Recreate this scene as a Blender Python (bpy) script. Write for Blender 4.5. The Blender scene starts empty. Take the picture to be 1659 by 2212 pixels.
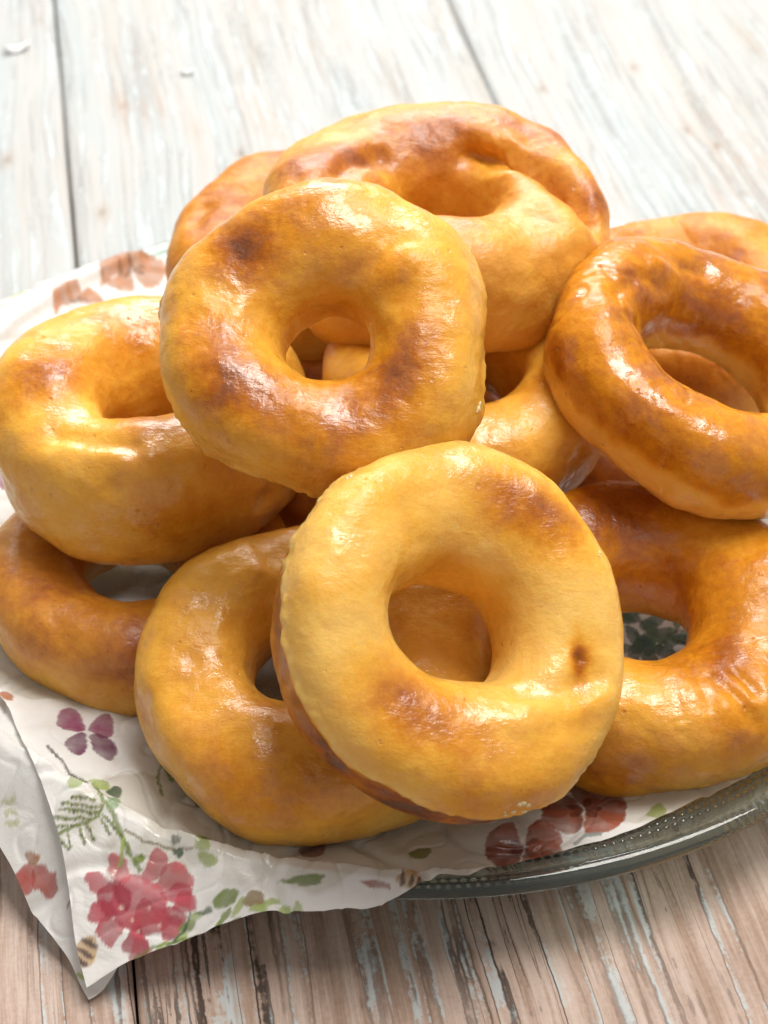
import bpy, math
import numpy as np
from mathutils import Vector, Matrix

# ------------------------------------------------------------------ camera, world, lamps, exposure
scene = bpy.context.scene
DW, DH, FPX = 1659.0, 2212.0, 4004.0           # photo measured on a 1659 x 2212 grid; focal length in the same pixels
PITCH = math.radians(40.0)
CF = np.array([0, math.cos(PITCH), -math.sin(PITCH)])
CU = np.array([0, math.sin(PITCH), math.cos(PITCH)])
CR = np.array([1.0, 0, 0])
CAM = np.array([0, 0, 0.07]) - 0.5 * CF

cam_data = bpy.data.cameras.new('camera')
cam = bpy.data.objects.new('camera', cam_data)
scene.collection.objects.link(cam)
cam.location = CAM
cam.rotation_euler = (math.radians(90) - PITCH, 0, 0)
cam_data.sensor_fit = 'VERTICAL'
cam_data.sensor_height = 24
cam_data.lens = 24 * FPX / DH
cam_data.clip_start = 0.01
cam_data.clip_end = 50
cam_data.dof.use_dof = True
cam_data.dof.focus_distance = 0.475
cam_data.dof.aperture_fstop = 11.5
scene.camera = cam

world = bpy.data.worlds.new('World')
scene.world = world
world.use_nodes = True
bg = world.node_tree.nodes['Background']
bg.inputs['Color'].default_value = (1.0, 0.965, 0.91, 1)
bg.inputs['Strength'].default_value = 0.35


def area_lamp(name, loc, target, sx, sy, power, color):
    d = bpy.data.lights.new(name, 'AREA')
    d.shape = 'RECTANGLE'
    d.size, d.size_y, d.energy, d.color = sx, sy, power, color
    o = bpy.data.objects.new(name, d)
    scene.collection.objects.link(o)
    o.location = loc
    v = Vector(target) - Vector(loc)
    o.rotation_euler = v.to_track_quat('-Z', 'Y').to_euler()
    return o


area_lamp('window_light', (-0.05, 1.65, 1.10), (0, 0.1, 0.05), 1.2, 0.75, 27, (1.0, 0.99, 0.98))
area_lamp('overhead_fill', (0.34, 0.24, 1.38), (0, -0.03, 0.05), 0.7, 0.7, 20, (1.0, 0.97, 0.92))  # added soft fill from overhead, brightens the napkin and doughnut tops

scene.render.engine = 'CYCLES'
scene.view_settings.view_transform = 'Standard'
scene.view_settings.look = 'None'
scene.view_settings.exposure = 0.24
scene.view_settings.gamma = 1.0
scene.cycles.use_denoising = True
scene.cycles.use_adaptive_sampling = True
scene.cycles.adaptive_threshold = 0.02
scene.cycles.max_bounces = 12
scene.cycles.diffuse_bounces = 3
scene.cycles.glossy_bounces = 3
scene.cycles.transmission_bounces = 12
scene.cycles.transparent_max_bounces = 8
scene.cycles.blur_glossy = 1.0
scene.cycles.sample_clamp_indirect = 4.0


# ------------------------------------------------------------------ helpers
def ray(px, py):
    return CF + ((px - DW / 2) / FPX) * CR + ((DH / 2 - py) / FPX) * CU


def project(P):
    d = P - CAM
    w = d @ CF
    return np.stack([DW / 2 + FPX * (d @ CR) / w, DH / 2 - FPX * (d @ CU) / w], -1)


def px_plane(px, py, z):
    d = ray(px, py)
    return CAM + d * ((z - CAM[2]) / d[2])


_rng = np.random.RandomState(7)
_perm = np.concatenate([_rng.permutation(256)] * 3)
_grad = _rng.normal(size=(256, 3))
_grad /= np.linalg.norm(_grad, axis=1)[:, None]


def noise(P):
    P = np.asarray(P, float)
    I = np.floor(P).astype(int)
    F = P - I
    I &= 255
    U = F * F * F * (F * (F * 6 - 15) + 10)
    out = 0
    for dx in (0, 1):
        wx = U[..., 0] if dx else 1 - U[..., 0]
        for dy in (0, 1):
            wy = U[..., 1] if dy else 1 - U[..., 1]
            for dz in (0, 1):
                wz = U[..., 2] if dz else 1 - U[..., 2]
                h = _perm[_perm[_perm[I[..., 0] + dx] + I[..., 1] + dy] + I[..., 2] + dz]
                g = _grad[h]
                out = out + wx * wy * wz * (g[..., 0] * (F[..., 0] - dx) + g[..., 1] * (F[..., 1] - dy) + g[..., 2] * (F[..., 2] - dz))
    return out * 1.6


def fbm(P, octaves=3, gain=0.5):
    a, s, out = 1.0, 1.0, 0
    for k in range(octaves):
        out = out + a * noise(P * s + 17.3 * k)
        a *= gain
        s *= 2.03
    return out


def sstep(a, b, x):
    t = np.clip((x - a) / (b - a), 0, 1)
    return t * t * (3 - 2 * t)


def periodic(vals, th):
    """smooth periodic interpolation of evenly spaced control values"""
    n = len(vals)
    v = np.array(vals, float)
    x = (th / (2 * np.pi) * n) % n
    i = np.floor(x).astype(int)
    f = x - i
    p0, p1, p2, p3 = v[(i - 1) % n], v[i % n], v[(i + 1) % n], v[(i + 2) % n]
    return 0.5 * (2 * p1 + (p2 - p0) * f + (2 * p0 - 5 * p1 + 4 * p2 - p3) * f ** 2 + (3 * p1 - p0 - 3 * p2 + p3) * f ** 3)


def grid_faces(nu, nv, wrap_u=False, wrap_v=False):
    iu = np.arange(nu if wrap_u else nu - 1)
    iv = np.arange(nv if wrap_v else nv - 1)
    A, B = np.meshgrid(iu, iv, indexing='ij')
    A2, B2 = (A + 1) % nu, (B + 1) % nv
    return np.stack([A * nv + B, A2 * nv + B, A2 * nv + B2, A * nv + B2], -1).reshape(-1, 4)


def make_obj(name, V, F, mat, parent=None, smooth=True, attrs=None, colors=None):
    me = bpy.data.meshes.new(name)
    V = np.asarray(V, np.float32).reshape(-1, 3)
    if isinstance(F, np.ndarray):
        nf, k = F.shape
        me.vertices.add(len(V))
        me.vertices.foreach_set('co', V.ravel())
        me.loops.add(nf * k)
        me.loops.foreach_set('vertex_index', F.astype(np.int32).ravel())
        me.polygons.add(nf)
        me.polygons.foreach_set('loop_start', np.arange(0, nf * k, k, dtype=np.int32))
        me.polygons.foreach_set('loop_total', np.full(nf, k, np.int32))
        me.update(calc_edges=True)
        me.validate()
    else:
        me.from_pydata([tuple(v) for v in V], [], F)
        me.update()
    if smooth:
        me.polygons.foreach_set('use_smooth', np.ones(len(me.polygons), bool))
    for k, a in (attrs or {}).items():
        at = me.attributes.new(k, 'FLOAT', 'POINT')
        at.data.foreach_set('value', np.asarray(a, np.float32).ravel())
    for k, a in (colors or {}).items():
        at = me.attributes.new(k, 'FLOAT_COLOR', 'POINT')
        a = np.asarray(a, np.float32).reshape(-1, 3)
        at.data.foreach_set('color', np.concatenate([a, np.ones((len(a), 1), np.float32)], 1).ravel())
    if mat:
        me.materials.append(mat)
    o = bpy.data.objects.new(name, me)
    scene.collection.objects.link(o)
    if parent is not None:
        o.parent = parent
    return o


def empty(name, loc=(0, 0, 0)):
    o = bpy.data.objects.new(name, None)
    o.empty_display_size = 0.02
    o.location = loc
    scene.collection.objects.link(o)
    return o


def tag(o, label=None, cat=None, group=None, kind=None):
    for k, v in (('label', label), ('category', cat), ('group', group), ('kind', kind)):
        if v:
            o[k] = v
    return o


class Nodes:
    def __init__(self, name):
        self.mat = bpy.data.materials.new(name)
        self.mat.use_nodes = True
        self.t = self.mat.node_tree
        self.bsdf = self.t.nodes['Principled BSDF']
        self.out = self.t.nodes['Material Output']

    def put(self, sock, v):
        if v is None:
            return
        if isinstance(v, bpy.types.NodeSocket):
            self.t.links.new(v, sock)
        else:
            if isinstance(v, tuple) and len(v) == 3 and sock.type == 'RGBA':
                v = v + (1,)
            sock.default_value = v

    def n(self, typ, out=0, props=None, **ins):
        nd = self.t.nodes.new(typ)
        for k, v in (props or {}).items():
            setattr(nd, k, v)
        for k, v in ins.items():
            key = int(k[1:]) if k[0] == '_' and k[1:].isdigit() else k.replace('__', ' ')
            self.put(nd.inputs[key], v)
        return nd.outputs[out]

    def math(self, op, a, b=None, c=None, clamp=False):
        ins = {'_0': a}
        if b is not None:
            ins['_1'] = b
        if c is not None:
            ins['_2'] = c
        return self.n('ShaderNodeMath', props={'operation': op, 'use_clamp': clamp}, **ins)

    def noise(self, vec, scale, detail=3.0, rough=0.5, dist=0.0):
        return self.n('ShaderNodeTexNoise', Vector=vec, Scale=scale, Detail=detail, Roughness=rough, Distortion=dist)

    def smooth(self, v, a, b, lo=0.0, hi=1.0):
        return self.n('ShaderNodeMapRange', props={'interpolation_type': 'SMOOTHSTEP'}, _0=v, _1=a, _2=b, _3=lo, _4=hi)

    def mix(self, f, a, b, mode='MIX'):
        nd = self.t.nodes.new('ShaderNodeMix')
        nd.data_type = 'RGBA'
        nd.blend_type = mode
        self.put(nd.inputs[0], f)
        self.put(nd.inputs[6], a)
        self.put(nd.inputs[7], b)
        return nd.outputs[2]

    def ramp(self, f, stops):
        nd = self.t.nodes.new('ShaderNodeValToRGB')
        e = nd.color_ramp.elements
        while len(e) < len(stops):
            e.new(0.5)
        for k, (p, c) in enumerate(stops):
            e[k].position = p
            e[k].color = tuple(c) + (1,)
        self.put(nd.inputs[0], f)
        return nd.outputs[0]

    def set(self, **kw):
        for k, v in kw.items():
            self.put(self.bsdf.inputs[k.replace('__', ' ')], v)


# ------------------------------------------------------------------ materials
KNOTS = [tuple(px_plane(a, b, 0.0)[:2]) + (r,) for a, b, r in [(1171, 192, 0.0016), (1484, 280, 0.0018), (1549, 315, 0.0020), (520, 330, 0.0018), (265, 228, 0.0014), (220, 458, 0.0022), (15, 345, 0.0024), (1369, 145, 0.0018), (700, 2060, 0.0012)]]


def wood_material():
    m = Nodes('weathered_painted_wood')
    oc = m.n('ShaderNodeTexCoord', 3)
    oi = m.n('ShaderNodeObjectInfo', 5)
    off = m.n('ShaderNodeCombineXYZ', X=m.math('MULTIPLY', oi, 37.0), Y=m.math('MULTIPLY', oi, 11.0), Z=0.0)
    p = m.n('ShaderNodeVectorMath', props={'operation': 'ADD'}, _0=oc, _1=off)
    wear_glare = m.n('ShaderNodeAttribute', 2, props={'attribute_name': 'wear_glare'})
    # slow sideways drift of the grain
    wob = m.noise(p, 6.0, 2.0)
    drift = m.n('ShaderNodeCombineXYZ', X=m.math('MULTIPLY', m.math('SUBTRACT', wob, 0.5), 0.016), Y=0.0, Z=0.0)
    pw = m.n('ShaderNodeVectorMath', props={'operation': 'ADD'}, _0=p, _1=drift)

    def stretched(sx, sy):
        return m.n('ShaderNodeVectorMath', props={'operation': 'MULTIPLY'}, _0=pw, _1=(sx, sy, 1.0))
    speck = m.noise(p, 650.0, 3.0, 0.7)
    fine = m.noise(stretched(800, 45), 1.0, 3.0, 0.65)
    mid = m.noise(stretched(260, 9), 1.0, 4.0, 0.65)
    broad = m.noise(stretched(50, 4), 1.0, 3.0, 0.6)
    big = m.noise(p, 11.0, 3.0, 0.6)
    gate = m.smooth(m.noise(stretched(45, 9), 1.0, 3.0), 0.42, 0.58)
    # narrow fissures that follow the grain
    n1 = m.math('ADD', m.math('SUBTRACT', m.noise(stretched(165, 3.6), 1.0, 2.0, 0.5), 0.5), m.math('ADD', m.math('MULTIPLY', m.math('SUBTRACT', speck, 0.5), 0.035), m.math('MULTIPLY', m.math('SUBTRACT', m.noise(p, 130.0, 3.0, 0.6), 0.5), 0.10)))
    n2 = m.math('ADD', m.math('SUBTRACT', m.noise(stretched(230, 7.0), 1.0, 2.0, 0.5), 0.5), m.math('MULTIPLY', m.math('SUBTRACT', speck, 0.5), 0.05))
    k1 = m.math('MULTIPLY', m.smooth(m.math('ABSOLUTE', n1), 0.008, 0.034, 1.0, 0.0), m.math('ADD', m.math('MULTIPLY', gate, 0.6), 0.4))
    k2 = m.math('MULTIPLY', m.smooth(m.math('ABSOLUTE', n2), 0.004, 0.020, 1.0, 0.0), gate)
    crack = m.math('MAXIMUM', k1, m.math('MULTIPLY', k2, 0.8))
    # flakes of old blue-grey paint that survive along one side of a fissure
    strip = m.math('MULTIPLY', m.smooth(n1, 0.0, 0.012), m.smooth(n1, 0.05, 0.13, 1.0, 0.0))
    flake = m.math('MULTIPLY', strip, m.smooth(m.math('ADD', m.noise(stretched(140, 30), 1.0, 4.0, 0.7), m.math('MULTIPLY', m.math('SUBTRACT', speck, 0.5), 0.3)), 0.46, 0.56))
    bare = m.ramp(m.math('ADD', m.math('MULTIPLY', mid, 0.55), m.math('ADD', m.math('MULTIPLY', fine, 0.3), m.math('MULTIPLY', speck, 0.15))),
                  [(0.30, (0.23, 0.135, 0.09)), (0.43, (0.385, 0.27, 0.21)), (0.55, (0.53, 0.41, 0.35)), (0.72, (0.67, 0.57, 0.51))])
    bare = m.mix(m.smooth(broad, 0.35, 0.7, 0.0, 0.30), bare, (0.34, 0.215, 0.14))
    paint = m.ramp(broad, [(0.3, (0.42, 0.405, 0.37)), (0.48, (0.46, 0.465, 0.455)), (0.66, (0.42, 0.46, 0.465))])
    cover = m.math('ADD', m.math('MULTIPLY', mid, 0.45), m.math('ADD', m.math('MULTIPLY', broad, 0.35), m.math('ADD', m.math('MULTIPLY', big, 0.45), m.math('MULTIPLY', speck, 0.12))))
    pf = m.smooth(m.math('SUBTRACT', cover, wear_glare), 0.62, 0.86)
    col = m.mix(m.math('MULTIPLY', pf, 0.93), bare, paint)
    col = m.mix(m.math('MULTIPLY', flake, 0.8), col, (0.50, 0.55, 0.56))
    pos = m.n('ShaderNodeNewGeometry', 0)
    for kx, ky, kr in KNOTS:
        dv = m.n('ShaderNodeVectorMath', props={'operation': 'SUBTRACT'}, _0=pos, _1=(kx, ky, 0.0))
        dv = m.n('ShaderNodeVectorMath', props={'operation': 'MULTIPLY'}, _0=dv, _1=(1.0, 0.45, 1.0))
        dist = m.math('MULTIPLY', m.n('ShaderNodeVectorMath', 1, props={'operation': 'LENGTH'}, _0=dv), m.math('ADD', 0.6, m.math('MULTIPLY', mid, 0.8)))
        col = m.mix(m.smooth(dist, kr * 0.3, kr * 2.6, 0.5, 0.0), col, (0.40, 0.32, 0.26))
        col = m.mix(m.smooth(dist, kr * 0.2, kr, 0.45, 0.0), col, (0.22, 0.16, 0.12))
    crack = m.math('MULTIPLY', crack, m.smooth(wear_glare, -0.14, 0.20, 0.30, 1.0))
    col = m.mix(m.math('MULTIPLY', crack, 0.92), col, (0.045, 0.03, 0.024))
    h = m.math('SUBTRACT', m.math('ADD', m.math('MULTIPLY', fine, 0.25), m.math('ADD', m.math('MULTIPLY', mid, 0.3), m.math('ADD', m.math('MULTIPLY', flake, 0.3), m.math('MULTIPLY', speck, 0.12)))),
               m.math('MULTIPLY', crack, 1.0))
    bump = m.n('ShaderNodeBump', Strength=0.55, Distance=0.0006, Height=h)
    m.set(Base__Color=col, Roughness=m.smooth(mid, 0.2, 0.8, 0.50, 0.62), Normal=bump)
    m.set(Specular__IOR__Level=0.20)
    return m.mat


def dough_material(name, coat=0.35, coat_rough=0.22, rough=0.42, tint=(1, 1, 1), streak=1.0, spec=0.2):
    m = Nodes(name)
    oc = m.n('ShaderNodeTexCoord', 3)
    tone = m.n('ShaderNodeAttribute', 2, props={'attribute_name': 'tone'})
    n1 = m.noise(oc, 90.0, 4.0, 0.6, 0.3)
    n2 = m.noise(oc, 420.0, 4.0, 0.65)
    n3 = m.noise(oc, 1500.0, 3.0, 0.6)
    # mottling grows with browning: pale dough stays smooth, toasted skin breaks into flecks
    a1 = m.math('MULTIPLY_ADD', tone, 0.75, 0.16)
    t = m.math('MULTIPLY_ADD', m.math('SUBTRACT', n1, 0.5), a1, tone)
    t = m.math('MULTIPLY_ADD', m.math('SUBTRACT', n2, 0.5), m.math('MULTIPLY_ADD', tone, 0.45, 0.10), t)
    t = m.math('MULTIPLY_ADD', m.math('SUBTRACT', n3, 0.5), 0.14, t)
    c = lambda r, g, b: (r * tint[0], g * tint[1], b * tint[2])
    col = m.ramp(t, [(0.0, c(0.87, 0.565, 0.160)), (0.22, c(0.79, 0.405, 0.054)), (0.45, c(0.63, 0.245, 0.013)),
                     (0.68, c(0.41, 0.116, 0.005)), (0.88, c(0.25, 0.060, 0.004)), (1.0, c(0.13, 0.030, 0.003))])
    vor = m.n('ShaderNodeTexVoronoi', Vector=oc, Scale=150.0)
    pit = m.math('MULTIPLY', m.smooth(vor, 0.05, 0.13, 1.0, 0.0), m.smooth(n2, 0.50, 0.56))
    col = m.mix(m.math('MULTIPLY', pit, 0.18), col, c(0.36, 0.12, 0.015))
    # fine fried skin: soft ripples, fibres and grain share one height for crust and glaze
    fib = m.noise(m.n('ShaderNodeVectorMath', props={'operation': 'MULTIPLY'}, _0=oc, _1=(420.0, 1100.0, 800.0)), 1.0, 2.0, 0.6, 0.8)
    h = m.math('ADD', m.math('MULTIPLY', m.noise(oc, 480.0, 3.0, 0.6), 0.55), m.math('ADD', m.math('MULTIPLY', fib, 0.26 * streak), m.math('MULTIPLY', n1, 0.4)))
    h = m.math('SUBTRACT', h, m.math('MULTIPLY', pit, 0.6))
    bump = m.n('ShaderNodeBump', Strength=0.55, Distance=0.0008, Height=h)
    glz = m.smooth(n1, 0.44, 0.58)
    m.set(Base__Color=col, Normal=bump, Roughness=m.smooth(n1, 0.3, 0.7, rough - 0.06, rough + 0.1),
          Specular__IOR__Level=spec,
          Subsurface__Weight=0.45, Subsurface__Radius=(1.0, 0.42, 0.08), Subsurface__Scale=0.005,
          Coat__Weight=m.math('MULTIPLY', m.math('ADD', m.math('MULTIPLY', glz, 0.85), 0.15), coat), Coat__Roughness=coat_rough,
          Coat__IOR=1.6, Coat__Normal=bump)
    return m.mat


def paper_material():
    m = Nodes('printed_tissue_paper')
    col = m.n('ShaderNodeAttribute', 0, props={'attribute_name': 'print'})
    oc = m.n('ShaderNodeTexCoord', 3)
    n = m.noise(oc, 700.0, 3.0, 0.6)
    n2 = m.noise(oc, 110.0, 5.0, 0.6, 0.6)
    grease = m.n('ShaderNodeAttribute', 2, props={'attribute_name': 'grease'})
    col = m.mix(m.math('MULTIPLY', m.math('ADD', n, -0.2), 0.22), col, (0.80, 0.76, 0.70), 'MULTIPLY')
    bump = m.n('ShaderNodeBump', Strength=0.6, Distance=0.0009, Height=m.math('ADD', m.math('MULTIPLY', n2, 1.0), m.math('MULTIPLY', n, 0.12)))
    m.set(Base__Color=col, Normal=bump, Roughness=m.smooth(grease, 0.0, 1.0, 0.55, 0.22), Specular__IOR__Level=m.smooth(grease, 0.0, 1.0, 0.3, 0.6))
    tr = m.n('ShaderNodeBsdfTranslucent', Color=col, Normal=bump)
    mx = m.t.nodes.new('ShaderNodeMixShader')
    mx.inputs[0].default_value = 0.28
    m.t.links.new(m.bsdf.outputs[0], mx.inputs[1])
    m.t.links.new(tr, mx.inputs[2])
    m.t.links.new(mx.outputs[0], m.out.inputs['Surface'])
    return m.mat


def glass_material():
    m = Nodes('green_tinted_glass')
    oc = m.n('ShaderNodeTexCoord', 3)
    bump = m.n('ShaderNodeBump', Strength=0.08, Distance=0.001, Height=m.noise(oc, 60.0, 2.0))
    m.set(Base__Color=(0.85, 0.975, 0.905), Roughness=0.02, IOR=1.46, Transmission__Weight=0.96, Normal=bump)
    return m.mat


def sugar_material():
    m = Nodes('dried_sugar_glaze')
    oc = m.n('ShaderNodeTexCoord', 3)
    n = m.noise(oc, 900.0, 3.0)
    m.set(Base__Color=m.ramp(n, [(0.3, (0.78, 0.55, 0.25)), (0.7, (0.86, 0.70, 0.42))]), Roughness=0.25, Subsurface__Weight=0.5,
          Subsurface__Radius=(1, 0.7, 0.4), Subsurface__Scale=0.002,
          Normal=m.n('ShaderNodeBump', Strength=0.6, Distance=0.0004, Height=n))
    return m.mat


def plain_material(name, c, rough=0.6):
    m = Nodes(name)
    oc = m.n('ShaderNodeTexCoord', 3)
    n = m.noise(oc, 400.0, 3.0)
    m.set(Base__Color=m.mix(m.math('MULTIPLY', n, 0.5), c, tuple(x * 0.8 for x in c)), Roughness=rough)
    return m.mat


WOOD, PAPER, GLASS, SUGAR = wood_material(), paper_material(), glass_material(), sugar_material()
CHIP = plain_material('white_paint_chip', (0.74, 0.74, 0.73), 0.4)
DARK = plain_material('grey_backing_board', (0.16, 0.15, 0.14), 0.8)

# ------------------------------------------------------------------ table top: boards side by side
d = ray(-69, -2296)
ANG = math.atan2(-d[0], d[1])                     # boards run away from the camera, swung to the left
ax_l = np.array([-math.sin(ANG), math.cos(ANG), 0])
ax_s = np.array([math.cos(ANG), math.sin(ANG), 0])
table = tag(empty('table_top'), 'whitewashed weathered wooden board table top under the plate', 'table', kind='structure')
W, S1 = 0.1910, -0.0793
rs = np.random.RandomState(3)
for k in range(-2, 4):
    s0, s1 = S1 + k * W + 0.0004, S1 + (k + 1) * W - 0.0004
    hw, L0, L1, b = (s1 - s0) / 2, -0.55, 1.45, 0.0022
    ns = 8
    xs = [(-hw, -0.016), (-hw, -b * 0.8), (-hw + b * 0.35, -b * 0.35), (-hw + b, -0.0001)]
    prof = xs + [(x, 0.0) for x in np.linspace(-hw + 3 * b, hw - 3 * b, 24)] + [(-x, z) for x, z in reversed(xs)]
    ys = np.linspace(L0, L1, 90)
    V = np.zeros((len(ys), len(prof), 3))
    for j, (x, z) in enumerate(prof):
        edge = 1.0 if abs(x) > hw - 1.5 * b else 0.0
        V[:, j, 0] = x + edge * 0.0007 * noise(np.stack([ys * 9 + 5 * k, np.full_like(ys, np.sign(x)), 0 * ys], -1))
        V[:, j, 1] = ys
        V[:, j, 2] = z
    V[..., 2] += 0.0004 * rs.uniform(-1, 0.2)
    Vw = V + np.array([(s0 + s1) / 2, 0, 0])
    world_y = Vw[..., 0] * ax_s[1] + Vw[..., 1] * ax_l[1]
    wear_glare = 0.25 - 0.46 * sstep(-0.10, 0.28, world_y)  # paint wear in front plus window glare behind, both put into the colour
    o = make_obj('plank', V, grid_faces(len(ys), len(prof)), WOOD, table, attrs={'wear_glare': wear_glare})
    o.matrix_local = Matrix(((ax_s[0], ax_l[0], 0, ax_s[0] * (s0 + s1) / 2), (ax_s[1], ax_l[1], 0, ax_s[1] * (s0 + s1) / 2), (0, 0, 1, 0), (0, 0, 0, 1)))
V = np.array([[x, y, z] for x in (-0.46, 0.70) for y in (-0.55, 1.45) for z in (-0.030, -0.0161)])
V = V[:, :1] * ax_s + V[:, 1:2] * ax_l + V[:, 2:] * np.array([0, 0, 1.0])
make_obj('backing_board', V, [(0, 1, 3, 2), (4, 6, 7, 5), (0, 4, 5, 1), (2, 3, 7, 6), (0, 2, 6, 4), (1, 5, 7, 3)], DARK, table, smooth=False)

# ------------------------------------------------------------------ glass plate
PC = np.array([0.010, 0.073])                      # plate centre on the table
PR = 0.1655
inner = [(0.0, 0.0100), (0.05, 0.0100), (0.095, 0.0101), (0.112, 0.0110), (0.127, 0.0136), (0.140, 0.0170), (0.150, 0.0200), (0.1565, 0.0222)]
lip = [(0.1580, 0.0228), (0.1594, 0.0237), (0.1602, 0.0250), (0.1616, 0.0257), (0.1632, 0.0257), (0.1645, 0.0250), (0.1653, 0.0238), (0.1654, 0.0220)]
under = [(0.1625, 0.0196), (0.1590, 0.0180), (0.150, 0.0148), (0.138, 0.0098), (0.125, 0.0060), (0.112, 0.0036), (0.104, 0.0010), (0.101, 0.0004),
         (0.097, 0.0004), (0.094, 0.0022), (0.085, 0.0034), (0.04, 0.0036), (0.0, 0.0036)]
ri, zi = np.array(inner + lip[:4]).T


def plate_z(r):
    return np.interp(r, ri, zi)


def refine(pts, n):
    pts = np.array(pts)
    x = np.arange(len(pts))
    xx = np.linspace(0, len(pts) - 1, (len(pts) - 1) * n + 1)
    out = []
    for c in (0, 1):
        v = np.concatenate([[2 * pts[0, c] - pts[1, c]], pts[:, c], [2 * pts[-1, c] - pts[-2, c]]])
        i = np.minimum(xx.astype(int), len(pts) - 2)
        f = xx - i
        p0, p1, p2, p3 = v[i], v[i + 1], v[i + 2], v[i + 3]
        out.append(0.5 * (2 * p1 + (p2 - p0) * f + (2 * p0 - 5 * p1 + 4 * p2 - p3) * f ** 2 + (3 * p1 - p0 - 3 * p2 + p3) * f ** 3))
    return np.stack(out, 1)


prof = refine(inner + lip + under, 3)
prof[:, 0] = np.maximum(prof[:, 0], 0.0002)
k0 = int(np.argmin(np.abs(prof[:len(inner) * 3, 0] - 0.1480)))
k1 = (len(inner) - 1) * 3
k2 = (len(inner) + len(lip)) * 3
k3 = k2 + 4


def densify(p, step):
    out = [p[0]]
    for q0, q1 in zip(p[:-1], p[1:]):
        m_ = max(1, int(np.ceil(np.linalg.norm(q1 - q0) / step)))
        out += [q0 + (q1 - q0) * i / m_ for i in range(1, m_ + 1)]
    return np.array(out)


centre_part, rim_part = prof[:k0 + 1], np.concatenate([densify(prof[k0:k1 + 1], 0.00032), prof[k1 + 1:k2], densify(prof[k2:k3 + 1], 0.00032)])
under_part = prof[k3:]
plate = tag(empty('glass_plate', (PC[0], PC[1], 0)), 'round green-tinted pressed glass plate with beaded rim under the doughnuts', 'plate')


def lathe(p, n):
    a = np.linspace(0, 2 * np.pi, n, endpoint=False)
    return np.stack([p[None, :, 0] * np.cos(a)[:, None], p[None, :, 0] * np.sin(a)[:, None], np.repeat(p[None, :, 1], n, 0)], -1), a


NR = 1920
V, a_ = lathe(rim_part, NR)
dz = np.gradient(rim_part, axis=0)
nrm = np.stack([-dz[:, 1], dz[:, 0]], 1)
nrm /= np.linalg.norm(nrm, axis=1)[:, None]
bead = np.zeros(V.shape[:2])
for row, (r, up, nb) in enumerate([(0.1500, 1, 384), (0.1525, 1, 384), (0.1550, 1, 384), (0.1606, -1, 384)]):
    sel = ((nrm[:, 1] * up) > 0.3)[None, :]
    st_ = 2 * np.pi / nb
    da = ((a_ / st_ + 0.5 * (row % 2)) % 1.0 - 0.5) * st_ * r
    q = (da[:, None] ** 2 + ((rim_part[None, :, 0] - r) * 1.06) ** 2) / 0.00092 ** 2
    bead = np.maximum(bead, np.where(sel, np.clip(1 - q, 0, None), 0))
V += 0.00065 * bead[..., None] * np.stack([nrm[None, :, 0] * np.cos(a_)[:, None], nrm[None, :, 0] * np.sin(a_)[:, None], np.repeat(nrm[None, :, 1], NR, 0)], -1)
make_obj('beaded_rim', V, grid_faces(NR, len(rim_part), wrap_u=True)[:, ::-1], GLASS, plate)
V, _ = lathe(centre_part, 240)
make_obj('dish_floor', V, grid_faces(240, len(centre_part), wrap_u=True)[:, ::-1], GLASS, plate)
V, _ = lathe(under_part, 240)
make_obj('foot_ring', V, grid_faces(240, len(under_part), wrap_u=True)[:, ::-1], GLASS, plate)


# ------------------------------------------------------------------ printed paper napkin, two plies
def paper_z(X, Y, ply):
    r = np.hypot(X - PC[0], Y - PC[1])
    a = np.arctan2(Y - PC[1], X - PC[0])
    dd = np.clip(r - 0.1635, 0, None)
    base = np.interp(r, ri, zi) + 0.0011
    z = np.where(r < 0.1605, base, 0.0272 - 0.55 * dd - 2.0 * dd * dd)
    out = sstep(0.120, 0.168, r)
    P = np.stack([X, Y, np.full_like(X, 0.3 * ply)], -1)
    z = z + (0.0004 + 0.0013 * out) * np.abs(fbm(P * 42, 3)) + 0.0010 * out * noise(np.stack([a * 9, r * 6, 0 * r], -1))
    # creased folds
    crease = np.abs(noise(P * 26 + 3.1))
    z = z - (0.0004 + 0.0012 * out) * np.exp(-(crease / 0.06) ** 2) + 0.0004 - 0.0004 * np.exp(-(np.abs(noise(P * 75 + 8.3)) / 0.05) ** 2)
    # left front: the sheet lifts off the plate in a soft swell
    sw = np.exp(-(((X + 0.085) / 0.030) ** 2 + ((Y + 0.045) / 0.030) ** 2))
    z = z + 0.004 * sw
    if ply == 1:
        z = z - 0.0022 - 0.0045 * sstep(0.155, 0.19, r)
    return np.maximum(z, 0.0015 + 0.001 * (1 - ply))


def px_paper(pts, ply=0):
    pts = np.atleast_2d(np.asarray(pts, float))
    D = CF + ((pts[:, :1] - DW / 2) / FPX) * CR + ((DH / 2 - pts[:, 1:]) / FPX) * CU
    z = np.full(len(pts), 0.02)
    for _ in range(8):
        P = CAM + D * ((z - CAM[2]) / D[:, 2])[:, None]
        z = paper_z(P[:, 0], P[:, 1], ply)
    return P[:, :2]


# front edge of the sheet as photographed, from the hanging corner to where it leaves the frame on the right
E2 = px_paper([(187, 2134), (220, 2114), (280, 2076), (350, 2048), (415, 2024), (465, 2002), (540, 1975), (620, 1967), (700, 1968), (780, 1962), (830, 1950), (880, 1925), (939, 1900), (1009, 1893),
               (1149, 1855), (1319, 1810), (1430, 1763), (1519, 1720), (1574, 1698), (1659, 1650)])
E2 = np.concatenate([E2, [E2[-1] + (0.040, 0.026), E2[-1] + (0.075, 0.052)]])
_l = np.concatenate([[0], np.cumsum(np.linalg.norm(np.diff(E2, axis=0), axis=1))])
_l /= _l[-1]


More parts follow.
